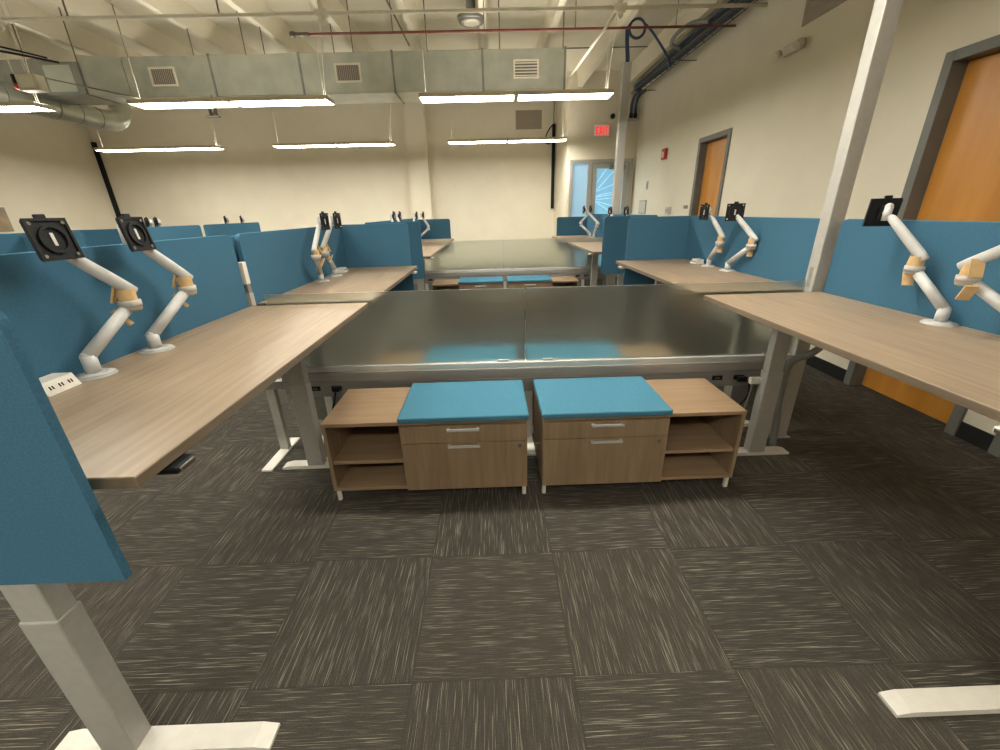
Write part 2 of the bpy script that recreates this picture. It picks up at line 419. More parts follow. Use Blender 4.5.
felt_y(4.42, 4.442, 1.165, 1.720, ZS0, ZS1, 'darker blue end screen left of and behind the lighter one on the right', G2)
felt_y(7.595, 7.617, 1.17, 1.72, ZS0, 1.18, 'small dark blue end screen under the glazed door beyond crossed arms', G2)
G3 = 'blue screens of the far left row'
FX = -3.93
felt_x(FX-.022, FX, 2.2, 3.70, ZS0, ZS1, 'blue screen of the far left row at the image edge behind the nearest black mount', G3)
felt_x(FX-.022, FX, 4.50, 5.98, ZS0, ZS1, 'blue screen of far left row showing above the foreground one, below the black conduit', G3)
felt_x(FX-.022, FX, 6.07, 7.50, ZS0, ZS1, 'short far left blue screen with two black mounts showing over its top', G3)
felt_y(3.72, 3.742, -4.56, -3.45, ZS0, ZS1, 'blue cross screen of the far left row behind the first black mount', G3)
felt_y(4.44, 4.462, -4.56, -3.66, ZS0, ZS1, 'darker blue cross screen corner between the two nearest black mounts', G3)
felt_x(-1.352, -1.33, .66, 2.40, ZS0, 1.212, 'blue screen glimpsed through the slot between the two left back screens', G3)

# ------------------------------------------------------------------ storage credenzas
def make_credenza():
    """front at -Y; open shelves at -X side, drawers at +X side. origin: floor, front centre"""
    W, D, H, t = .932, .395, .431, .018
    hw = W/2; xd = -hw+.356
    r = thing('credenza', (0, 0, 0), 'x', 'cabinet')
    MB().box(-hw, -hw+t, 0, D, .066, H-t, .001, 1).build('side_panel', 'cab', r)
    MB().box(hw-t, hw, 0, D, .066, H-t, .001, 1).build('side_panel', 'cab', r)
    MB().box(xd-t/2, xd+t/2, .004, D, .066+t, H-t, .001, 1).build('divider', 'cab', r)
    MB().box(-hw, hw, -.002, D, H-t, H, .001, 1).build('top_panel', 'cabtop', r)
    MB().box(-hw+t, hw-t, 0, D, .066, .066+t, .001, 1).build('bottom_panel', 'cabtop', r)
    MB().box(-hw+t, hw-t, D-.012, D-.001, .066+t, H-t).build('back_panel', 'cab', r)
    MB().box(-hw+t, xd-t/2, .012, D-.012, .208, .208+t, .001, 1).build('shelf', 'cabtop', r)
    x0, x1 = xd+.001, hw-.002
    def drawer(z0, z1, zh, nm):
        d = MB().box(x0, x1, -.018, -.001, z0, z1, .0012, 1).build('drawer', 'cab', r)
        xc = xd+.285
        MB().box(xc-.073, xc+.073, -.036, -.029, zh, zh+.013, .001, 1).box(xc-.073, xc-.060, -.030, -.017, zh+.002, zh+.012).box(xc+.060, xc+.073, -.030, -.017, zh+.002, zh+.012).build('handle', 'rail', d)
        return d
    drawer(.326, H-t-.002, .390, 1)
    d = drawer(.070, .322, .305, 2)
    MB().cyl((x1-.035, -.018, .300), (x1-.035, -.023, .300), .009, n=16).build('lock', 'chrome', d)
    for sx in (-hw+.014, hw-.014):
        for y in (.022, D-.022):
            MB().box(sx-.009, sx+.009, y-.009, y+.009, 0, .066, .002, 1).build('leg', 'white', r)
    c = MB().box(xd-.006, hw+.006, -.024, D-.008, H+.001, H+.028, .007, 3).build('seat_cushion', 'cushion', r)
    return r
cz = make_credenza()
CG = 'low storage credenzas with blue seat cushions'
def mirror_tree(src):
    """a mirrored credenza: same parts with x flipped meshes"""
    c = src.copy(); COL.objects.link(c)
    def rec(o, par):
        for ch in KIDS(o):
            k = ch.copy(); COL.objects.link(k); k.parent = par
            k.data = ch.data.copy()
            for v in k.data.vertices: v.co.x = -v.co.x+(.50 if ch.name.startswith('lock') else 0)
            k.data.flip_normals(); rec(ch, k)
    rec(src, c); return c
CZR = mirror_tree(cz)
def put(o, x, y, rz, lb):
    o.location = (x, y, 0); o.rotation_euler = (0, 0, rz); tag(o, lb, 'cabinet', CG); return o
xl, xr = -.325, .677
put(cz, xl, 1.636, 0, 'nearest left wood credenza, open shelves on its left, blue cushion on the drawers')
put(CZR, xr, 1.636, 0, 'nearest right wood credenza, open shelves on its right, blue cushion on the drawers')
put(copy_tree(CZR), xl, 2.62, PI, 'left credenza seen only as blur through the near frosted glass')
put(copy_tree(cz), xr, 2.62, PI, 'right credenza seen only as blur through the near frosted glass')
put(copy_tree(cz), xl, 5.42, 0, 'distant left credenza with blue cushion in front of the far glass')
put(copy_tree(CZR), xr, 5.42, 0, 'distant right credenza with blue cushion in front of the far glass')

# ------------------------------------------------------------------ glass screens on power spines
def spine(y, rz, lb, cats):
    r = thing('power_spine', (.21, y, 0), lb, 'power beam', 'metal power beams under the glass', rz)
    a, b = -1.40, 1.46
    MB().box(a, b, -.022, .022, .498, .528, .003).build('glass_rail', 'rail', r)
    MB().box(a+.01, b-.01, -.030, .030, .440, .497, .003).build('upper_channel', 'beamgrey', r)
    MB().box(a+.01, b-.01, -.026, .026, .352, .437, .003).build('lower_channel', 'beamgrey', r)
    MB().box(a+.04, b-.04, -.010, .010, .20, .352, .002).build('cable_skirt', 'galv2', r)
    for x in (-1.215, -1.096, 1.037, 1.158):
        o = MB().box(x-.029, x+.029, -.030, -.0262, .391, .418, .001, 1).build('outlet', 'black', r)
        MB().box(x-.010, x-.004, -.0315, -.0295, .399, .409).box(x+.004, x+.010, -.0315, -.0295, .399, .409).build('socket', 'greycable', o)
    for x in (-1.16, -.02, 1.12):
        l = MB().box(x-.022, x+.022, -.018, .018, .012, .36, .003).build('leg', 'white', r)
        MB().box(x-.03, x+.03, -.14, .14, 0, .012, .002).build('foot', 'white', l)
    return r
near_spine = spine(2.128, -.010, 'grey metal beam with outlets behind the two nearest credenzas', 0)
spine(6.035, 0, 'distant grey metal beam with outlets behind the two far credenzas', 0)
def pane(xc, hw, y, rz, lb):
    r = thing('glass_screen', (xc, y, .5285), lb, 'glass screen', 'frosted glass screens', rz)
    MB().box(-hw, hw, -.004, .004, 0, .400, .001, 1).build('frosted_pane', 'glass', r)
    for s in (-1, 1):
        MB().box(s*(hw-.12)-.03, s*(hw-.12)+.03, -.012, -.0045, 0, .014, .002).build('clamp', 'rail', r)
    return r
pane(-.505, .674, 2.135, -.010, 'wide frosted glass screen, left pane of the nearer pair behind the cushions')
pane(.905, .730, 2.121, -.010, 'wide frosted glass screen, right pane of the nearer pair behind the cushions')
pane(-.515, .69, 6.035, 0, 'distant frosted glass screen, left pane against the cream wall')
pane(.915, .735, 6.035, 0, 'distant frosted glass screen, right pane against the cream wall')
# short white post in the left gap, with splayed foot
r = thing('support_post', (-1.268, 2.145, 0), 'short pale post standing in the slot between the two left blue screens', 'post')
MB().box(-.024, .024, -.018, .018, .012, .94, .003).build('post_shaft', 'silver', r)
MB().box(-.0235, .0235, -.0175, .0175, .985, 1.095, .003).build('post_cap', 'white', r)
MB().box(-.021, .021, -.016, .016, .938, .987, .002).build('post_collar', 'grey', r)
MB().box(-.03, .03, -.23, .12, 0, .012, .002).build('foot', 'white', r)
MB().box(-.02, .20, -.02, .02, .40, .45, .003).build('bracket', 'grey', r)

# cords from outlets
cordm = (MB().tube([(-.885, 2.105, .404), (-.885, 2.085, .40), (-.90, 2.075, .34), (-.93, 2.08, .24), (-.92, 2.09, .12), (-.9, 2.09, .012)], .005).box(-.905, -.865, 2.075, 2.099, .390, .418, .003))
for v in cordm.bm.verts: v.co -= Vector((.21, 2.128, 0))
cordm.build('power_cord', 'black', near_spine)

cordm = (MB().tube([(1.368, 2.075, .404), (1.40, 2.055, .39), (1.41, 2.06, .30), (1.34, 2.06, .22), (1.25, 2.065, .26), (1.22, 2.06, .32)], .005).box(1.345, 1.395, 2.060, 2.084, .392, .420, .003))
for v in cordm.bm.verts: v.co -= Vector((.21, 2.128, 0))
cordm.build('power_cord', 'black', near_spine)

r = thing('cable_box', (1.39, 1.965, .432), 'small white plug box by the right near desk leg', 'plug box')
MB().box(-.04, .035, -.012, .012, -.014, .022, .004).build('box_body', 'white', r)
MB().tube([(-.02, 0, -.012), (-.02, .01, -.10), (-.03, .02, -.25), (-.03, .02, -.40)], .005).build('cord', 'greycable', r)
tag(MB().tube([(1.68, 1.96, .84), (1.72, 2.0, .70), (1.715, 2.0, .61), (1.66, 2.0, .56), (1.585, 2.0, .53), (1.555, 2.0, .46), (1.56, 2.0, .30), (1.58, 2.0, .15), (1.59, 2.0, .012)], .018, 12).build('cable_sleeve', 'greycable'),
    'thick curved grey cable sleeve dropping from under the right foreground desk', 'cable')

# ------------------------------------------------------------------ poles
def pole(x, y, s, z1, lb):
    r = thing('service_pole', (x, y, 0), lb, 'pole', 'silver service poles')
    MB().box(-s, s, -s*.85, s*.85, .01, z1, .004, 2).build('pole_shaft', 'silver', r)
    MB().box(-s-.0015, -s+.001, -.010, .012, DT+.02, DT+.12).build('cover_slot', 'grey', r)
    MB().box(-s-.02, s+.02, -s-.01, s+.01, 0, .012, .002).build('base_plate', 'grey', r)
    return r
pole(1.690, 2.118, .038, 3.5, 'tall silver square pole rising past the right foreground desk to the top of view')
pole(1.735, 6.025, .050, 2.95, 'distant silver square pole in front of the glazed door, black cables entering its top')

# ------------------------------------------------------------------ monitor arms
def arm(bx, by, ex, ey, hx, hy, face, lb, eh=1.055, hh=1.258, wrap=True, tilt=0.0, roll=0.0, post=.93):
    """base (bx,by) on the desk, elbow (ex,ey), head (hx,hy); face = heading the plate faces (deg)"""
    r = thing('monitor_arm', (bx, by, DT), lb, 'monitor arm', 'monitor arms on the desks')
    o = Vector((bx, by, DT))
    B = Vector((0, 0, 0)); P = Vector((0, 0, post-DT)); E0 = Vector((ex, ey, eh))-o; H = Vector((hx, hy, hh))-o
    E1 = E0+Vector((0, 0, .045))
    b = MB().cyl((0, 0, 0), (0, 0, .006), .052, .050, 32).cyl((0, 0, .006), (0, 0, .011), .048, .032, 32).build('base_plate', 'arm', r)
    MB().cyl((0, 0, .012), P+Vector((0, 0, .004)), .0190, .0185, 24).build('post', 'arm', r)
    d = (E0-P).normalized()
    MB().ball(P, .0180).cyl(P, E0-d*.01, .0180, .0170, 24).ball(E0-d*.01, .0170).build('lower_arm', 'arm', r)
    MB().cyl(E0+Vector((0, 0, -.016)), E0+Vector((0, 0, .002)), .028, n=24).cyl(E0+Vector((0, 0, .004)), E1, .021, n=24).build('elbow_joint', 'arm', r)
    if wrap:
        s = Vector((ex-hx, ey-hy, 0)).normalized(); ang = math.atan2(s.y, s.x)
        w = MB().cyl(E0+Vector((0, 0, -.020)), E0+Vector((0, 0, .048)), .0262, .0235, 7, cap=False)
        q = Matrix.Rotation(ang+2.4, 3, 'Z')
        for off, zz, a in ((.030, -.040, .6), (.028, .038, -.35)):
            c = E0+Vector((0, 0, zz))+q @ Vector((off, 0, 0))
            w.box(c.x-.003, c.x+.003, c.y-.017, c.y+.017, c.z-.030, c.z+.030, rot=q @ Matrix.Rotation(a, 3, 'Y'))
        w.build('cardboard_wrap', 'card', r)
        MB().cyl(E0+Vector((0, 0, -.008)), E0+Vector((0, 0, .012)), .0305, n=24).build('foam_strap', 'foam', r)
    # upper arm : flattened tapering beam with rounded ends
    d2 = (H-E1); d2n = d2.normalized(); up = Vector((0, 0, 1)); side = d2n.cross(up).normalized(); up2 = side.cross(d2n).normalized()
    ua = MB(); n = 14; rings = []
    for t, k in ((-.17, .7), (-.165, .92), (-.03, 1), (.3, 1), (.7, .92), (.92, .8), (.98, .55), (1.0, .2)):
        c = E1+Vector((0, 0, .012))*(1-t)+d2*t*.93
        rings.append([ua.bm.verts.new(c+side*(.015*k*math.cos(2*PI*i/n))+up2*(.0185*k*math.sin(2*PI*i/n))) for i in range(n)])
    for A, C in zip(rings, rings[1:]):
        for i in range(n):
            f = ua.bm.faces.new((A[i], A[(i+1) % n], C[(i+1) % n], C[i])); f.smooth = True
    ua.bm.faces.new(rings[0][::-1]); ua.bm.faces.new(rings[-1])
    ua.build('upper_arm', 'arm', r)
    # tilt head
    fa = math.radians(face); nf = Vector((math.cos(fa), math.sin(fa), 0))
    MB().cyl(H+Vector((0, 0, -.030)), H+Vector((0, 0, .022)), .014, n=18).cyl(H, H+nf*.028, .011, n=14).ball(H+Vector((0, 0, .022)), .014).build('tilt_head', 'arm', r)
    pl = bpy.data.objects.new('mounting_plate', None)
    R = Matrix.Rotation(fa, 3, 'Z') @ Matrix.Rotation(math.radians(tilt), 3, 'Y') @ Matrix.Rotation(math.radians(roll), 3, 'X')
    m = MB(); PS = .92; c = H+nf*.031
    m.prism(rect_round(-.058, .058, -.058, .058, .010), 'x', .0, .006)
    # raised rim, ring boss and corner pads
    for a0, a1, b0, b1 in ((-.058, .058, .050, .058), (-.058, .058, -.058, -.050), (-.058, -.050, -.05, .05), (.050, .058, -.05, .05)):
        m.box(.006, .011, a0, a1, b0, b1)
    for i in range(20):
        t0, t1 = 2*PI*i/20, 2*PI*(i+1)/20
        m.prism([(.040*math.cos(t0), .040*math.sin(t0)), (.040*math.cos(t1), .040*math.sin(t1)), (.032*math.cos(t1), .032*math.sin(t1)), (.032*math.cos(t0), .032*math.sin(t0))], 'x', .006, .013)
    m.box(-.02, .0, -.018, .018, -.03, .03, .003)
    m.box(-.006, .004, -.014, .014, .056, .070, .002)
    for v in m.bm.verts: v.co = c+R @ (v.co*PS)
    pl = m.build('mounting_plate', 'black', r)
    k = MB()
    for sy in (-1, 1):
        for sz in (-1, 1):
            p0 = Vector((.006, sy*.045, sz*.045))*PS; k.cyl(c+R @ p0, c+R @ (p0+Vector((.004, 0, 0))), .005, n=10)
    k.build('screws', 'chrome', pl)
    k = MB().box(.0062, .0085, -.005, .005, -.018, .018, .001, 1)
    for v in k.bm.verts: v.co = c+R @ (v.co*PS)
    k.build('white_latch', 'white', pl)
    return r
arm(-1.185, 1.152, -1.150, 1.312, -1.205, 1.178, -4, 'cardboard-wrapped arm nearest on the left desk, black plate beside the image edge', roll=0, tilt=-8, post=.935)
arm(-1.185, 1.393, -1.155, 1.582, -1.205, 1.450, 4, 'cardboard-wrapped arm on left foreground desk, farther from camera of its pair', roll=0, tilt=-8)
arm(1.645, 1.430, 1.635, 1.580, 1.600, 1.730, 75, 'pale arm on the right foreground desk with black plate beside the orange door frame', tilt=-6)
arm(1.640, 1.165, 1.575, 1.335, 1.62, 1.14, 180, 'cardboard-wrapped arm cut off by the right edge of the view')
arm(-1.185, 2.91, -1.135, 2.77, -1.150, 2.97, -4, 'left of the two upright arms on the second left desk', hh=1.264)
arm(-1.180, 3.17, -1.175, 3.03, -1.135, 3.17, -4, 'right of the two upright arms on the second left desk', hh=1.264)
arm(1.645, 3.14, 1.620, 2.985, 1.595, 3.16, 182, 'arm on the second right desk with narrow black plate against the far orange door')
arm(1.645, 2.88, 1.665, 2.690, 1.620, 2.88, 252, 'arm on the second right desk with square black plate facing the camera')
# distant ones
arm(-1.19, 5.15, -1.10, 5.02, -1.17, 5.22, 0, 'distant arm head over the blue screen, left one of third left desk', hh=1.27)
arm(-1.19, 5.45, -1.10, 5.35, -1.17, 5.56, 0, 'distant arm head over the blue screen, right one of third left desk', hh=1.27)
arm(-1.19, 6.75, -1.17, 6.60, -1.17, 6.84, 0, 'farthest left row arm, left of pair on the last desk', wrap=False, hh=1.27)
arm(-1.19, 7.15, -1.03, 7.22, -1.13, 7.25, 0, 'farthest left row arm bent to the right, by the wall column', wrap=False, hh=1.27)
arm(1.63, 5.75, 1.55, 5.62, 1.63, 5.80, 190, 'distant arm with black plate behind the darker end screen, left of pair', hh=1.26)
arm(1.63, 5.15, 1.55, 5.02, 1.63, 5.11, 190, 'distant arm with black plate behind the darker end screen, right of pair', hh=1.26)
arm(1.62, 6.98, 1.50, 7.12, 1.61, 6.86, 180, 'farthest right row arm, left of the crossed white pair', wrap=False, hh=1.29)
arm(1.62, 6.72, 1.63, 6.60, 1.52, 6.92, 180, 'farthest right row arm, right of the crossed white pair', wrap=False, hh=1.29)
for y, lb in ((5.36, 'black mount above far left screen, left one of the nearer pair below the conduit'), (5.50, 'black mount above far left screen, right one of the nearer pair below the conduit'), (6.92, 'left black mount above the short far left screen'), (7.36, 'right black mount above the short far left screen')):
    arm(-4.06, y-.04, -4.20, y+.06, -4.10, y, 200, lb, wrap=False, hh=1.275)

# desktop power boxes
def power_box(x, y, rz, lb):
    r = thing('power_box', (x, y, DT), lb, 'power outlet', 'white power boxes on the desks', rz)
    m = MB().prism([(-.032, 0), (.036, 0), (.020, .034), (-.032, .034)], 'y', -.046, .046)
    m.build('box_body', 'white', r)
    k = MB()
    n = Vector((.034, 0, .016)).normalized()
    for yy in (-.026, .0, .026):
        c = Vector((.0285, yy, .017))
        for dy in (-.004, .004):
            k.box(c.x-.002, c.x+.002, c.y+dy-.001, c.y+dy+.001, c.z-.005, c.z+.005, rot=Matrix.Rotation(-.44, 3, 'Y'))
    k.build('sockets', 'black', r)
    return r
power_box(-1.205, 1.045, 0, 'white power box on the left foreground desk against the blue screen')
power_box(-1.205, 3.40, 0, 'white power box on the second left desk beside the upright arms')
power_box(1.645, 3.33, PI, 'white power box on the second right desk beside its arms')

# ------------------------------------------------------------------ ceiling lights
def light(x, y, z, lb, wire=1):
    r = thing('pendant_light', (x, y, z), lb, 'ceiling light', 'linear pendant lights')
    h = 1.01
    MB().box(-h, h, -.125, .125, .028, .045, .003).box(-h, h, -.125, -.119, .004, .03).box(-h, h, .119, .125, .004, .03).box(-h, -h+.006, -.119, .119, .004, .03).box(h-.006, h, -.119, .119, .004, .03).box(-.024, .024, -.119, .119, .004, .03).build('housing', 'housing', r)
    for a, b in ((-h+.008, -.026), (.026, h-.008)):
        MB().box(a, b, -.117, .117, .006, .016).build('lens', 'lens', r)
    MB().box(-h+.02, h-.02, -.08, .08, .0445, .050).build('added_uplight', 'upglow', r)  # added glowing strip on the housing, throws extra light upward
    for s in ((-1, 1)):
        MB().cyl((s*(h-.06), 0, .045), (s*(h-.06), 0, 3.5-z), .0015, n=6).build('hanger_wire', 'pipe_white', r)
    c = MB().tube([(h-.04, 0, .045), (h-.035, .0, .18), (h-.01, 0, .45), (h+.005, 0, .60), (h+.0, 0, 3.48-z)], .0045, 8)
    c.build('feed_cable', 'pipe_white', r)
    return r
ZL = 2.405
for x, n in ((-5.62, 'left edge'), (-2.65, 'left'), (.315, 'centre')):
    light(x, 5.10, ZL, {'left edge': 'bright linear light cut off by the left image edge, near row', 'left': 'bright linear light in the near row, just under the metal duct on the left', 'centre': 'bright linear light in the near row at the centre, just under the duct'}[n])
for x, n in ((-5.58, 'left'), (-2.62, 'middle'), (.34, 'right')):
    light(x, 8.02, ZL, 'small linear light in the far row, %s of three' % {'left': 'leftmost', 'middle': 'middle', 'right': 'rightmost'}[n])
for x in (-5.62, -2.65, .315):
    light(x, 2.0, ZL, 'linear light overhead, outside the view')
    light(x, -1.1, ZL, 'linear light overhead, outside the view')

# ------------------------------------------------------------------ duct
r = thing('air_duct', (0, 5.75, 2.62), 'long rectangular galvanised duct running across under the ceiling', 'air duct')
Z0, Z1, YD0, YD1 = 0.015, .415, 0, .50
joints = [-4.15, -3.16, -2.14, -1.07, -.03, .93]
for a, b in zip(joints, joints[1:]):
    MB().box(a+.004, b-.004, YD0, YD1, Z0, Z1, .004, 1).build('duct_section', 'galv', r)
for a in joints[1:]:
    MB().box(a-.012, a+.012, YD0-.010, YD1+.012, Z0-.012, Z1+.012, .003, 1).build('duct_flange', 'galv2', r)
# transition and box at the left
MB().prism([(-4.15, .0), (-4.52, -.14), (-4.52, .30), (-4.15, .36)], 'z', .03, .40).build('duct_transition', 'galv', r)
MB().box(-4.95, -4.52, -.17, .30, .02, .33, .004, 1).build('duct_box', 'galv2', r)
MB().box(-4.90, -4.60, -.178, -.168, .05, .30, .002, 1).build('access_panel', 'galv', r)
MB().box(-6.6, -4.95, -.10, .40, .05, .38, .004, 1).build('duct_section', 'galv2', r)
def grille(x, louv, vertical=False):
    zc = .215
    f = MB()
    for a, b, c, d in ((-.15, .15, .075, .095), (-.15, .15, -.095, -.075), (-.15, -.13, -.075, .075), (.13, .15, -.075, .075)):
        f.box(x+a, x+b, -.014, -.001, zc+c, zc+d, .002, 1)
    g = f.build('grille', 'grille', r)
    MB().box(x-.13, x+.13, -.004, -.001, zc-.075, zc+.075).build('grille_back', 'grille_dark', g)
    s = MB()
    if louv:
        for k in range(5):
            zz = zc-.06+k*.03; s.box(x-.13, x+.13, -.012, -.004, zz-.006, zz+.003, rot=Matrix.Rotation(.5, 3, 'X'))
    else:
        for k in range(12):
            xx = x-.12+k*.0218; s.box(xx-.003, xx+.003, -.010, -.004, zc-.074, zc+.074)
    s.build('louvres', 'grille' if louv else 'taupe', g)
grille(-3.72, 0); grille(-1.62+.0+.0, 0) if 0 else grille(-1.615+.02, 0); grille(.475, 1)
r2 = thing('spiral_duct', (-5.35, 5.6, 2.68), 'round spiral metal duct below the rectangular one at the left', 'air duct')
MB().tube([(0, -1.1, -.06), (0, .3, -.06), (0, 1.15, -.06), (0, 1.36, -.02), (0, 1.48, .10), (0, 1.50, .30), (0, 1.50, .80)], .130, 24).build('round_duct', 'galv', r2)
for y in (-.8, -.5, -.2, .1, .4, .7, 1.0):
    MB().cyl((0, y-.005, -.06), (0, y+.005, -.06), .134, n=28).build('spiral_rib', 'galv2', r2)

# hangers
def rod(x, y, z0, lb, rr=.006, m='rod', z1=3.5):
    return tag(MB().cyl((0, 0, 0), (0, 0, z1-z0), rr, n=8).build('hanger_rod', m, loc=(x, y, z0)), lb, 'hanger rod', 'hanger rods from ceiling to duct')
rx = [-6.1, -5.2, -4.62, -4.05, -3.3, -2.72, -2.5, -1.72, -1.50, -.66, .17, .90]
for i, x in enumerate(rx):
    rod(x, 5.735 if i % 2 else 5.72, 3.02 if x > -4.3 else 2.95, 'thin dark rod holding the long duct up, between ceiling and duct')
for i, x in enumerate((-5.6, -4.4, -3.6, -2.3)):
    tag(MB().cyl((0, 0, 0), (0, 0, .56), .008, n=8).build('hanger_rod', 'rod', loc=(x, 4.52, 2.94)), 'dark rod hanging the white sprinkler pipe at the left', 'hanger rod', 'rods holding the white sprinkler pipe')
# sprinkler pipe (white) and thin red pipe
r = thing('sprinkler_pipe', (0, 4.5, 2.935), 'long white sprinkler pipe crossing the top of the view', 'pipe')
MB().cyl((-6.9, 0, 0), (2.5, 0, 0), .015, n=14).build('pipe_run', 'pipe_white', r)
for x in (-4.19, -1.41, 1.20):
    MB().cyl((x-.05, 0, 0), (x+.05, 0, 0), .032, n=16).cyl((x, 0, -.055), (x, 0, .09), .022, n=14).ball((x, 0, -.05), .03).build('tee_fitting', 'pipe_white', r)
    MB().cyl((x+.02, 0, .09), (x+.02, 0, .56), .012, n=10).build('riser', 'pipe_white', r)
for x in (1.20,):
    MB().cyl((x, .02, .0), (x-.26, .95, -.26), .012, n=10).build('brace', 'pipe_white', r)
r = thing('red_pipe', (0, 5.0, 2.957), 'thin red-brown pipe running across below the white one', 'pipe')
MB().cyl((-1.76, 0, 0), (2.5, 0, 0), .011, n=10).build('pipe_run', 'pipe_red', r)
MB().cyl((-1.86, 0, 0), (-1.72, 0, 0), .018, n=10).cyl((-1.9, 0, 0), (-1.86, 0, 0), .026, n=10).build('end_fitting', 'rod', r)
for x in (-.9, .0, .9, 1.9):
    MB().cyl((x, 0, .01), (x, 0, .54), .004, n=6).build('hanger', 'rod', r)
tag(MB().tube([(-1.02, 4.6, 3.5), (-1.0, 4.8, 3.35), (-.93, 5.3, 3.22), (-.86, 5.74, 3.08)], .010, 8).build('conduit', 'rod'), 'dark flexible conduit slanting down to the duct, left of centre', 'conduit')
# rotating ceiling device
r = thing('ceiling_fan_vent', (-.14, 5.6, 3.26), 'round dark-ringed ceiling device above the duct at the centre', 'vent')
MB().cyl((0, 0, .02), (0, 0, .24), .05, n=20).build('neck', 'galv2', r)
MB().cyl((0, 0, -.03), (0, 0, .02), .135, .15, 28).build('ring', 'galv2', r)
MB().cyl((0, 0, -.045), (0, 0, -.03), .07, .11, 24).build('hub', 'grille', r)

# small electrical box and red-lensed device at the left
r = thing('electrical_box', (-4.555, 5.0, 2.475), 'beige electrical box hanging at the left in front of the duct', 'electrical box')
MB().box(-.10, .10, -.05, .05, .06, .20, .006).build('box_body', 'grille', r)
MB().box(-.07, .07, -.056, -.05, .08, .18, .003).build('cover', 'pipe_white', r)
MB().cyl((0, 0, .20), (-.02, 0, 1.0), .006, n=8).build('hanger', 'pipe_white', r)
r = thing('warning_lamp', (-4.70, 5.0, 2.55), 'small black device with round red lens beside the beige box', 'warning lamp')
MB().cyl((0, 0, .05), (0, 0, .13), .03, n=16).build('device_body', 'black', r)
MB().ball((0, 0, .03), .034, (1, 1, .9)).build('red_lens', 'red', r)
MB().cyl((0, 0, .13), (-.02, 0, .95), .006, n=8).build('hanger', 'pipe_white', r)
tag(MB().tube([(-6.9, 4.6, 2.78), (-5.8, 4.7, 2.84), (-5.2, 4.75, 2.82), (-4.7, 4.8, 2.83), (-4.3, 5.1, 2.80)], .010, 8).tube([(-6.9, 4.62, 2.82), (-5.8, 4.72, 2.90), (-5.1, 4.77, 2.84), (-4.75, 4.8, 2.88), (-4.4, 5.1, 2.84)], .008, 8).build('black_cable', 'black'), 'dark cables drooping across the duct at the far left', 'cable')
tag(MB().cyl((-4.45, 5.05, 2.66), (-3.15, 5.05, 2.38), .006, n=8).build('diagonal_wire', 'rod'), 'thin dark wire slanting down toward the left near light', 'wire')
r = thing('projector_bracket', (-3.15, 5.55, 2.40), 'small grey bracket under the duct behind the left near light', 'bracket')
MB().box(-.07, .07, -.03, .03, -.02, .0, .003).box(-.03, -.015, -.02, .02, 0, .14).box(.03, .045, -.02, .02, 0, .2).build('bracket_body', 'galv2', r)
MB().cyl((0, 0, 0), (0, .15, .22), .006, n=6).build('stay', 'galv2', r)

# ------------------------------------------------------------------ cable tray on the right
r = thing('cable_tray', (2.45, 6.0, 3.07), 'cable tray with a thick bundle of dark cables along the right wall', 'cable tray')
m = MB()
for x in (-.075, .075): m.cyl((x, -2.6, -.02), (x, 1.9, -.02), .006, n=8)
for k in range(23): m.cyl((-.075, -2.5+k*.2, -.02), (.075, -2.5+k*.2, -.02), .004, n=6)
m.build('wire_tray', 'rod', r)
for k in range(14):
    x = -.06+(k % 5)*.030+(.015 if 4 < k < 10 else 0)-.01; z = .0+.026*(k // 5)
    MB().tube([(x, -2.6, z), (x+.01, -1.6, z+.004), (x-.004, -.4, z), (x+.004, .3, z+.004), (x*.6, 1.0, z), (x*.5, 1.85, z+.01)], .014, 8).build('cable', 'navy' if k % 3 else 'black', r)
for y in (-1.4, .3, 1.7):
    MB().box(-.09, .266, y-.007, y+.007, -.036, -.026, .001).build('wall_bracket', 'galv2', r)
MB().tube([(-.08, .0, .0), (-.2, .0, .05), (-.22, -.2, .09), (-.16, -.45, .10), (-.08, -.7, .03)], .022, 12).build('flexible_conduit', 'greycable', r)
r = thing('conduit_sleeves', (2.572, 8.30, 2.79), 'pair of black-capped sleeves under the tray end beside the far pole', 'conduit')
for x in (-.038, .038):
    MB().tube([(x, -.40, .30), (x, -.12, .28), (x, .0, .18), (x, 0, .02)], .025, 12).build('cable_drop', 'navy', r)
    MB().cyl((x, 0, .05), (x, 0, -.03), .033, n=16).build('sleeve_cap', 'black', r)
MB().box(-.09, .09, -.05, .10, -.045, -.03, .002).build('shelf_plate', 'galv', r)
r = thing('cable_coil', (1.83, 6.03, 3.29), 'ring of coiled dark cable hanging above the far pole', 'cable')
pts = [(.095*math.cos(t*PI/8), 0, .095*math.sin(t*PI/8)) for t in range(17)]
MB().tube(pts, .016, 8, False).build('coil', 'navy', r)
MB().tube([(-.13, -.01, .08), (-.125, -.01, -.1), (-.10, -.005, -.3), (-.095, -.005, -.44)], .016, 8).build('drop_cable', 'navy', r)
MB().tube([(-.095, .0, .05), (-.10, .0, -.12), (-.075, .0, -.30), (-.085, .0, -.44)], .013, 8).build('drop_cable', 'navy', r)
MB().tube([(.08, 0, .05), (.18, .0, -.03), (.33, .05, -.16), (.44, .1, -.26), (.50, .12, -.36)], .014, 8).build('feed_cable', 'navy', r)

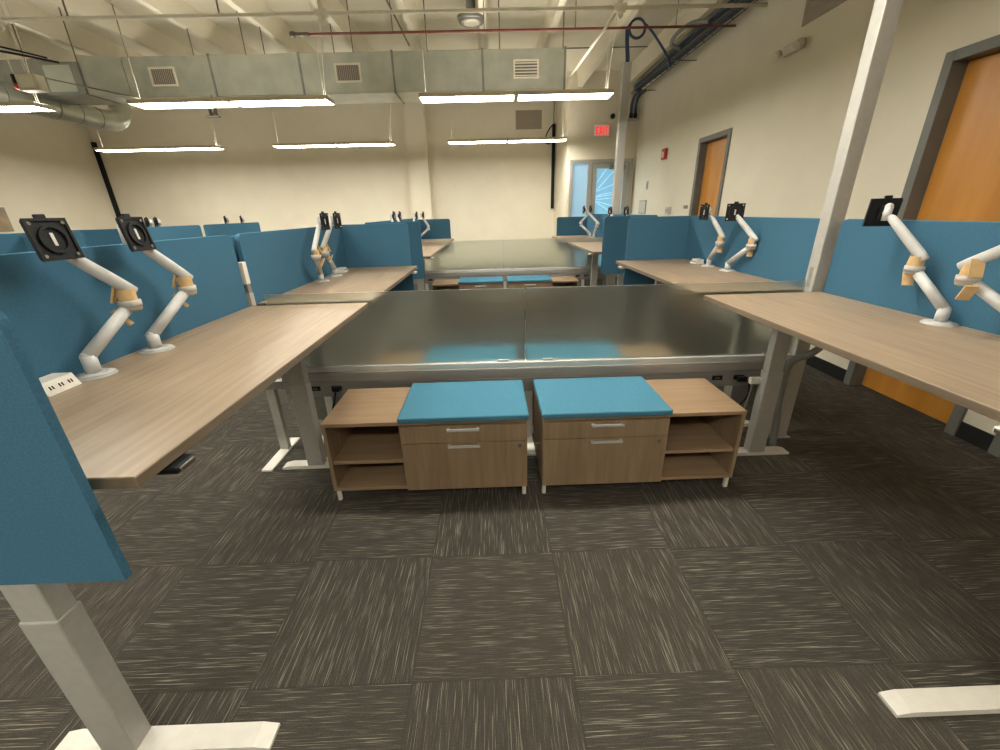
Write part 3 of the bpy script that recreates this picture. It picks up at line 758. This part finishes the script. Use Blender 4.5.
# ------------------------------------------------------------------ things on the walls
r = thing('wall_vent', (.865, YF, 3.045), 'grey-brown rectangular vent grille high on the far wall', 'vent')
MB().box(-.27, .27, -.014, 0, -.17, .17, .004).build('vent_frame', 'taupe', r)
s = MB()
for k in range(12): s.box(-.25, .25, -.020, -.014, -.15+k*.027-.004, -.15+k*.027+.004)
s.build('louvres', 'taupe', r)
r = thing('wall_conduit', (1.39, YF-.028, 0), 'black vertical conduit with a loop of cable on the far wall', 'conduit')
MB().box(-.033, .033, -.02, .028, 1.33, 2.96, .003).build('cover_strip', 'black', r)
MB().tube([(.0, -.02, 2.96), (-.01, -.02, 3.05), (-.005, 0, 3.2), (-.005, 0, 3.5)], .008, 8).build('cord', 'greycable', r)
MB().tube([(0, -.03, 2.94), (-.07, -.04, 2.90), (-.16, -.04, 2.76), (-.18, -.04, 2.64), (-.10, -.04, 2.59), (-.02, -.03, 2.70)], .012, 8).build('cable_loop', 'black', r)
tag(MB().box(-.035, .035, -.03, .03, 0, 1.62, .003).build('corner_conduit', 'black', loc=(XL+.035, YF-.03, 1.20)), 'black vertical strip in the far left corner of the room', 'conduit')
# exit sign
r = thing('exit_sign', (2.055, YD, 2.60), 'lit red EXIT sign on the far wall above the glazed door', 'sign')
MB().box(-.145, .145, -.045, 0, -.10, .10, .012).build('sign_housing', 'white', r)
MB().box(-.125, .125, -.050, -.044, -.080, .080, .002).build('sign_face', 'exit_face', r)
lt = MB()
def stroke(x0, x1, z0, z1): lt.box(x0, x1, -.054, -.050, z0, z1)
def diag(xa, za, xb, zb, w=.008): 
    dx = w
    lt.prism([(xa-dx, za), (xa+dx, za), (xb+dx, zb), (xb-dx, zb)], 'y', -.054, -.050)
z0, z1 = -.055, .055
x0 = -.112; stroke(x0, x0+.013, z0, z1); stroke(x0+.013, x0+.042, z0, z0+.014); stroke(x0+.013, x0+.038, -.007, .007); stroke(x0+.013, x0+.042, z1-.014, z1)
x0 = -.052; diag(x0+.006, z0, x0+.044, z1); diag(x0+.044, z0, x0+.006, z1)
x0 = .018; stroke(x0, x0+.013, z0, z1)
x0 = .048; stroke(x0, x0+.056, z1-.014, z1); stroke(x0+.021, x0+.034, z0, z1-.014)
lt.build('exit_letters', 'exit_red', r)
r = thing('security_camera', (2.23, YD, 2.817), 'small round white and black camera on the far wall left of the far pole', 'camera')
MB().cyl((0, 0, 0), (0, -.03, 0), .06, n=20).build('camera_mount', 'white', r)
MB().ball((0, -.035, 0), .042).build('camera_dome', 'black', r)
# right wall items
xw = XR
r = thing('ceiling_vent', (xw, 3.98, 2.90), 'taupe return grille high on the right wall cut by the top edge', 'vent')
MB().box(-.014, 0, -.22, .30, -.20, .22, .004).build('vent_frame', 'taupe', r)
s = MB()
for k in range(14): s.box(-.019, -.013, -.20, .28, -.18+k*.028-.003, -.18+k*.028+.004)
s.build('louvres', 'taupe', r)
r = thing('emergency_light', (xw, 4.32, 2.56), 'cream two-headed emergency lamp on the right wall below the grille', 'emergency light')
MB().box(-.05, 0, -.13, .10, -.035, .045, .012).build('lamp_body', 'grille', r)
for y in (-.15, .14):
    MB().cyl((-.045, y, .01), (-.09, y, -.02), .03, .038, 16).build('lamp_head', 'grille', r)
r = thing('fire_alarm', (xw, 7.0, 2.055), 'small red and white fire alarm on the right wall', 'fire alarm')
MB().box(-.04, 0, -.07, .07, -.075, .075, .006).build('alarm_body', 'red', r)
MB().box(-.046, -.039, -.035, .035, -.05, .03, .004).build('strobe', 'white', r)
r = thing('wall_switch', (xw, 7.66, 1.655), 'small grey switch plate on the right wall near the glazed door', 'switch')
MB().box(-.010, 0, -.04, .04, -.065, .065, .002).build('cover_plate', 'silver', r)
MB().box(-.016, -.010, -.012, .012, -.03, .03, .002).build('toggle', 'grey', r)
r = thing('door_sign', (xw, 6.06, 1.295), 'small brown door sign left of the far orange door', 'sign')
MB().box(-.008, 0, -.06, .06, -.022, .022, .002).build('plate', 'board', r)
MB().box(-.011, -.008, -.045, .045, -.012, .012).build('plate_inset', 'grey', r)
r = thing('wall_notice', (xw, 7.78, 1.31), 'white framed notice on the right wall near the glazed door', 'notice')
MB().box(-.012, 0, -.17, .17, -.11, .11, .002).build('notice_frame', 'grey', r)
MB().box(-.014, -.011, -.15, .15, -.095, .095).build('notice_paper', 'paper', r)
r = thing('thermostat', (xw, 6.62, 1.25), 'white thermostat box on the right wall just above the blue screens', 'thermostat')
MB().box(-.035, 0, -.075, .075, -.05, .05, .006).build('cover', 'paper', r)
MB().box(-.038, -.034, -.04, .04, -.02, .025).build('display', 'silver', r)
r = thing('wall_board', (XL, 7.36, 1.43), 'brown pin board on the left wall cut off by the image edge', 'board')
MB().box(0, .02, -.40, .22, -.25, .13, .003).build('board_frame', 'grey', r)
MB().box(.018, .023, -.38, .20, -.23, .11).build('board_face', 'board', r)

# ------------------------------------------------------------------ camera, world, colour
f = 407.9; p, y, rr = .38145, .01372, -.02566
cp, sp, cy, sy, cr, sr = math.cos(p), math.sin(p), math.cos(y), math.sin(y), math.cos(rr), math.sin(rr)
fwd = Vector((sy*cp, cy*cp, -sp)); right = Vector((cy, -sy, 0)); up = right.cross(fwd)
R = cr*right+sr*up; U = -sr*right+cr*up
cam = bpy.data.objects.new('camera', bpy.data.cameras.new('camera')); COL.objects.link(cam)
mat = Matrix((R, U, -fwd)).transposed().to_4x4(); mat.translation = (0, 0, 1.30)
cam.matrix_world = mat
cam.data.sensor_width = 36; cam.data.sensor_fit = 'HORIZONTAL'; cam.data.lens = 36*f/1000; cam.data.clip_start = .02
SC.camera = cam
wd = bpy.data.worlds.new('world'); SC.world = wd; wd.use_nodes = True
wd.node_tree.nodes['Background'].inputs[0].default_value = (1, .95, .85, 1); wd.node_tree.nodes['Background'].inputs[1].default_value = 0.3
SC.view_settings.view_transform = 'Standard'; SC.view_settings.look = 'None'; SC.view_settings.gamma = 1
SC.view_settings.use_curve_mapping = False
SC.view_settings.exposure = 0.47
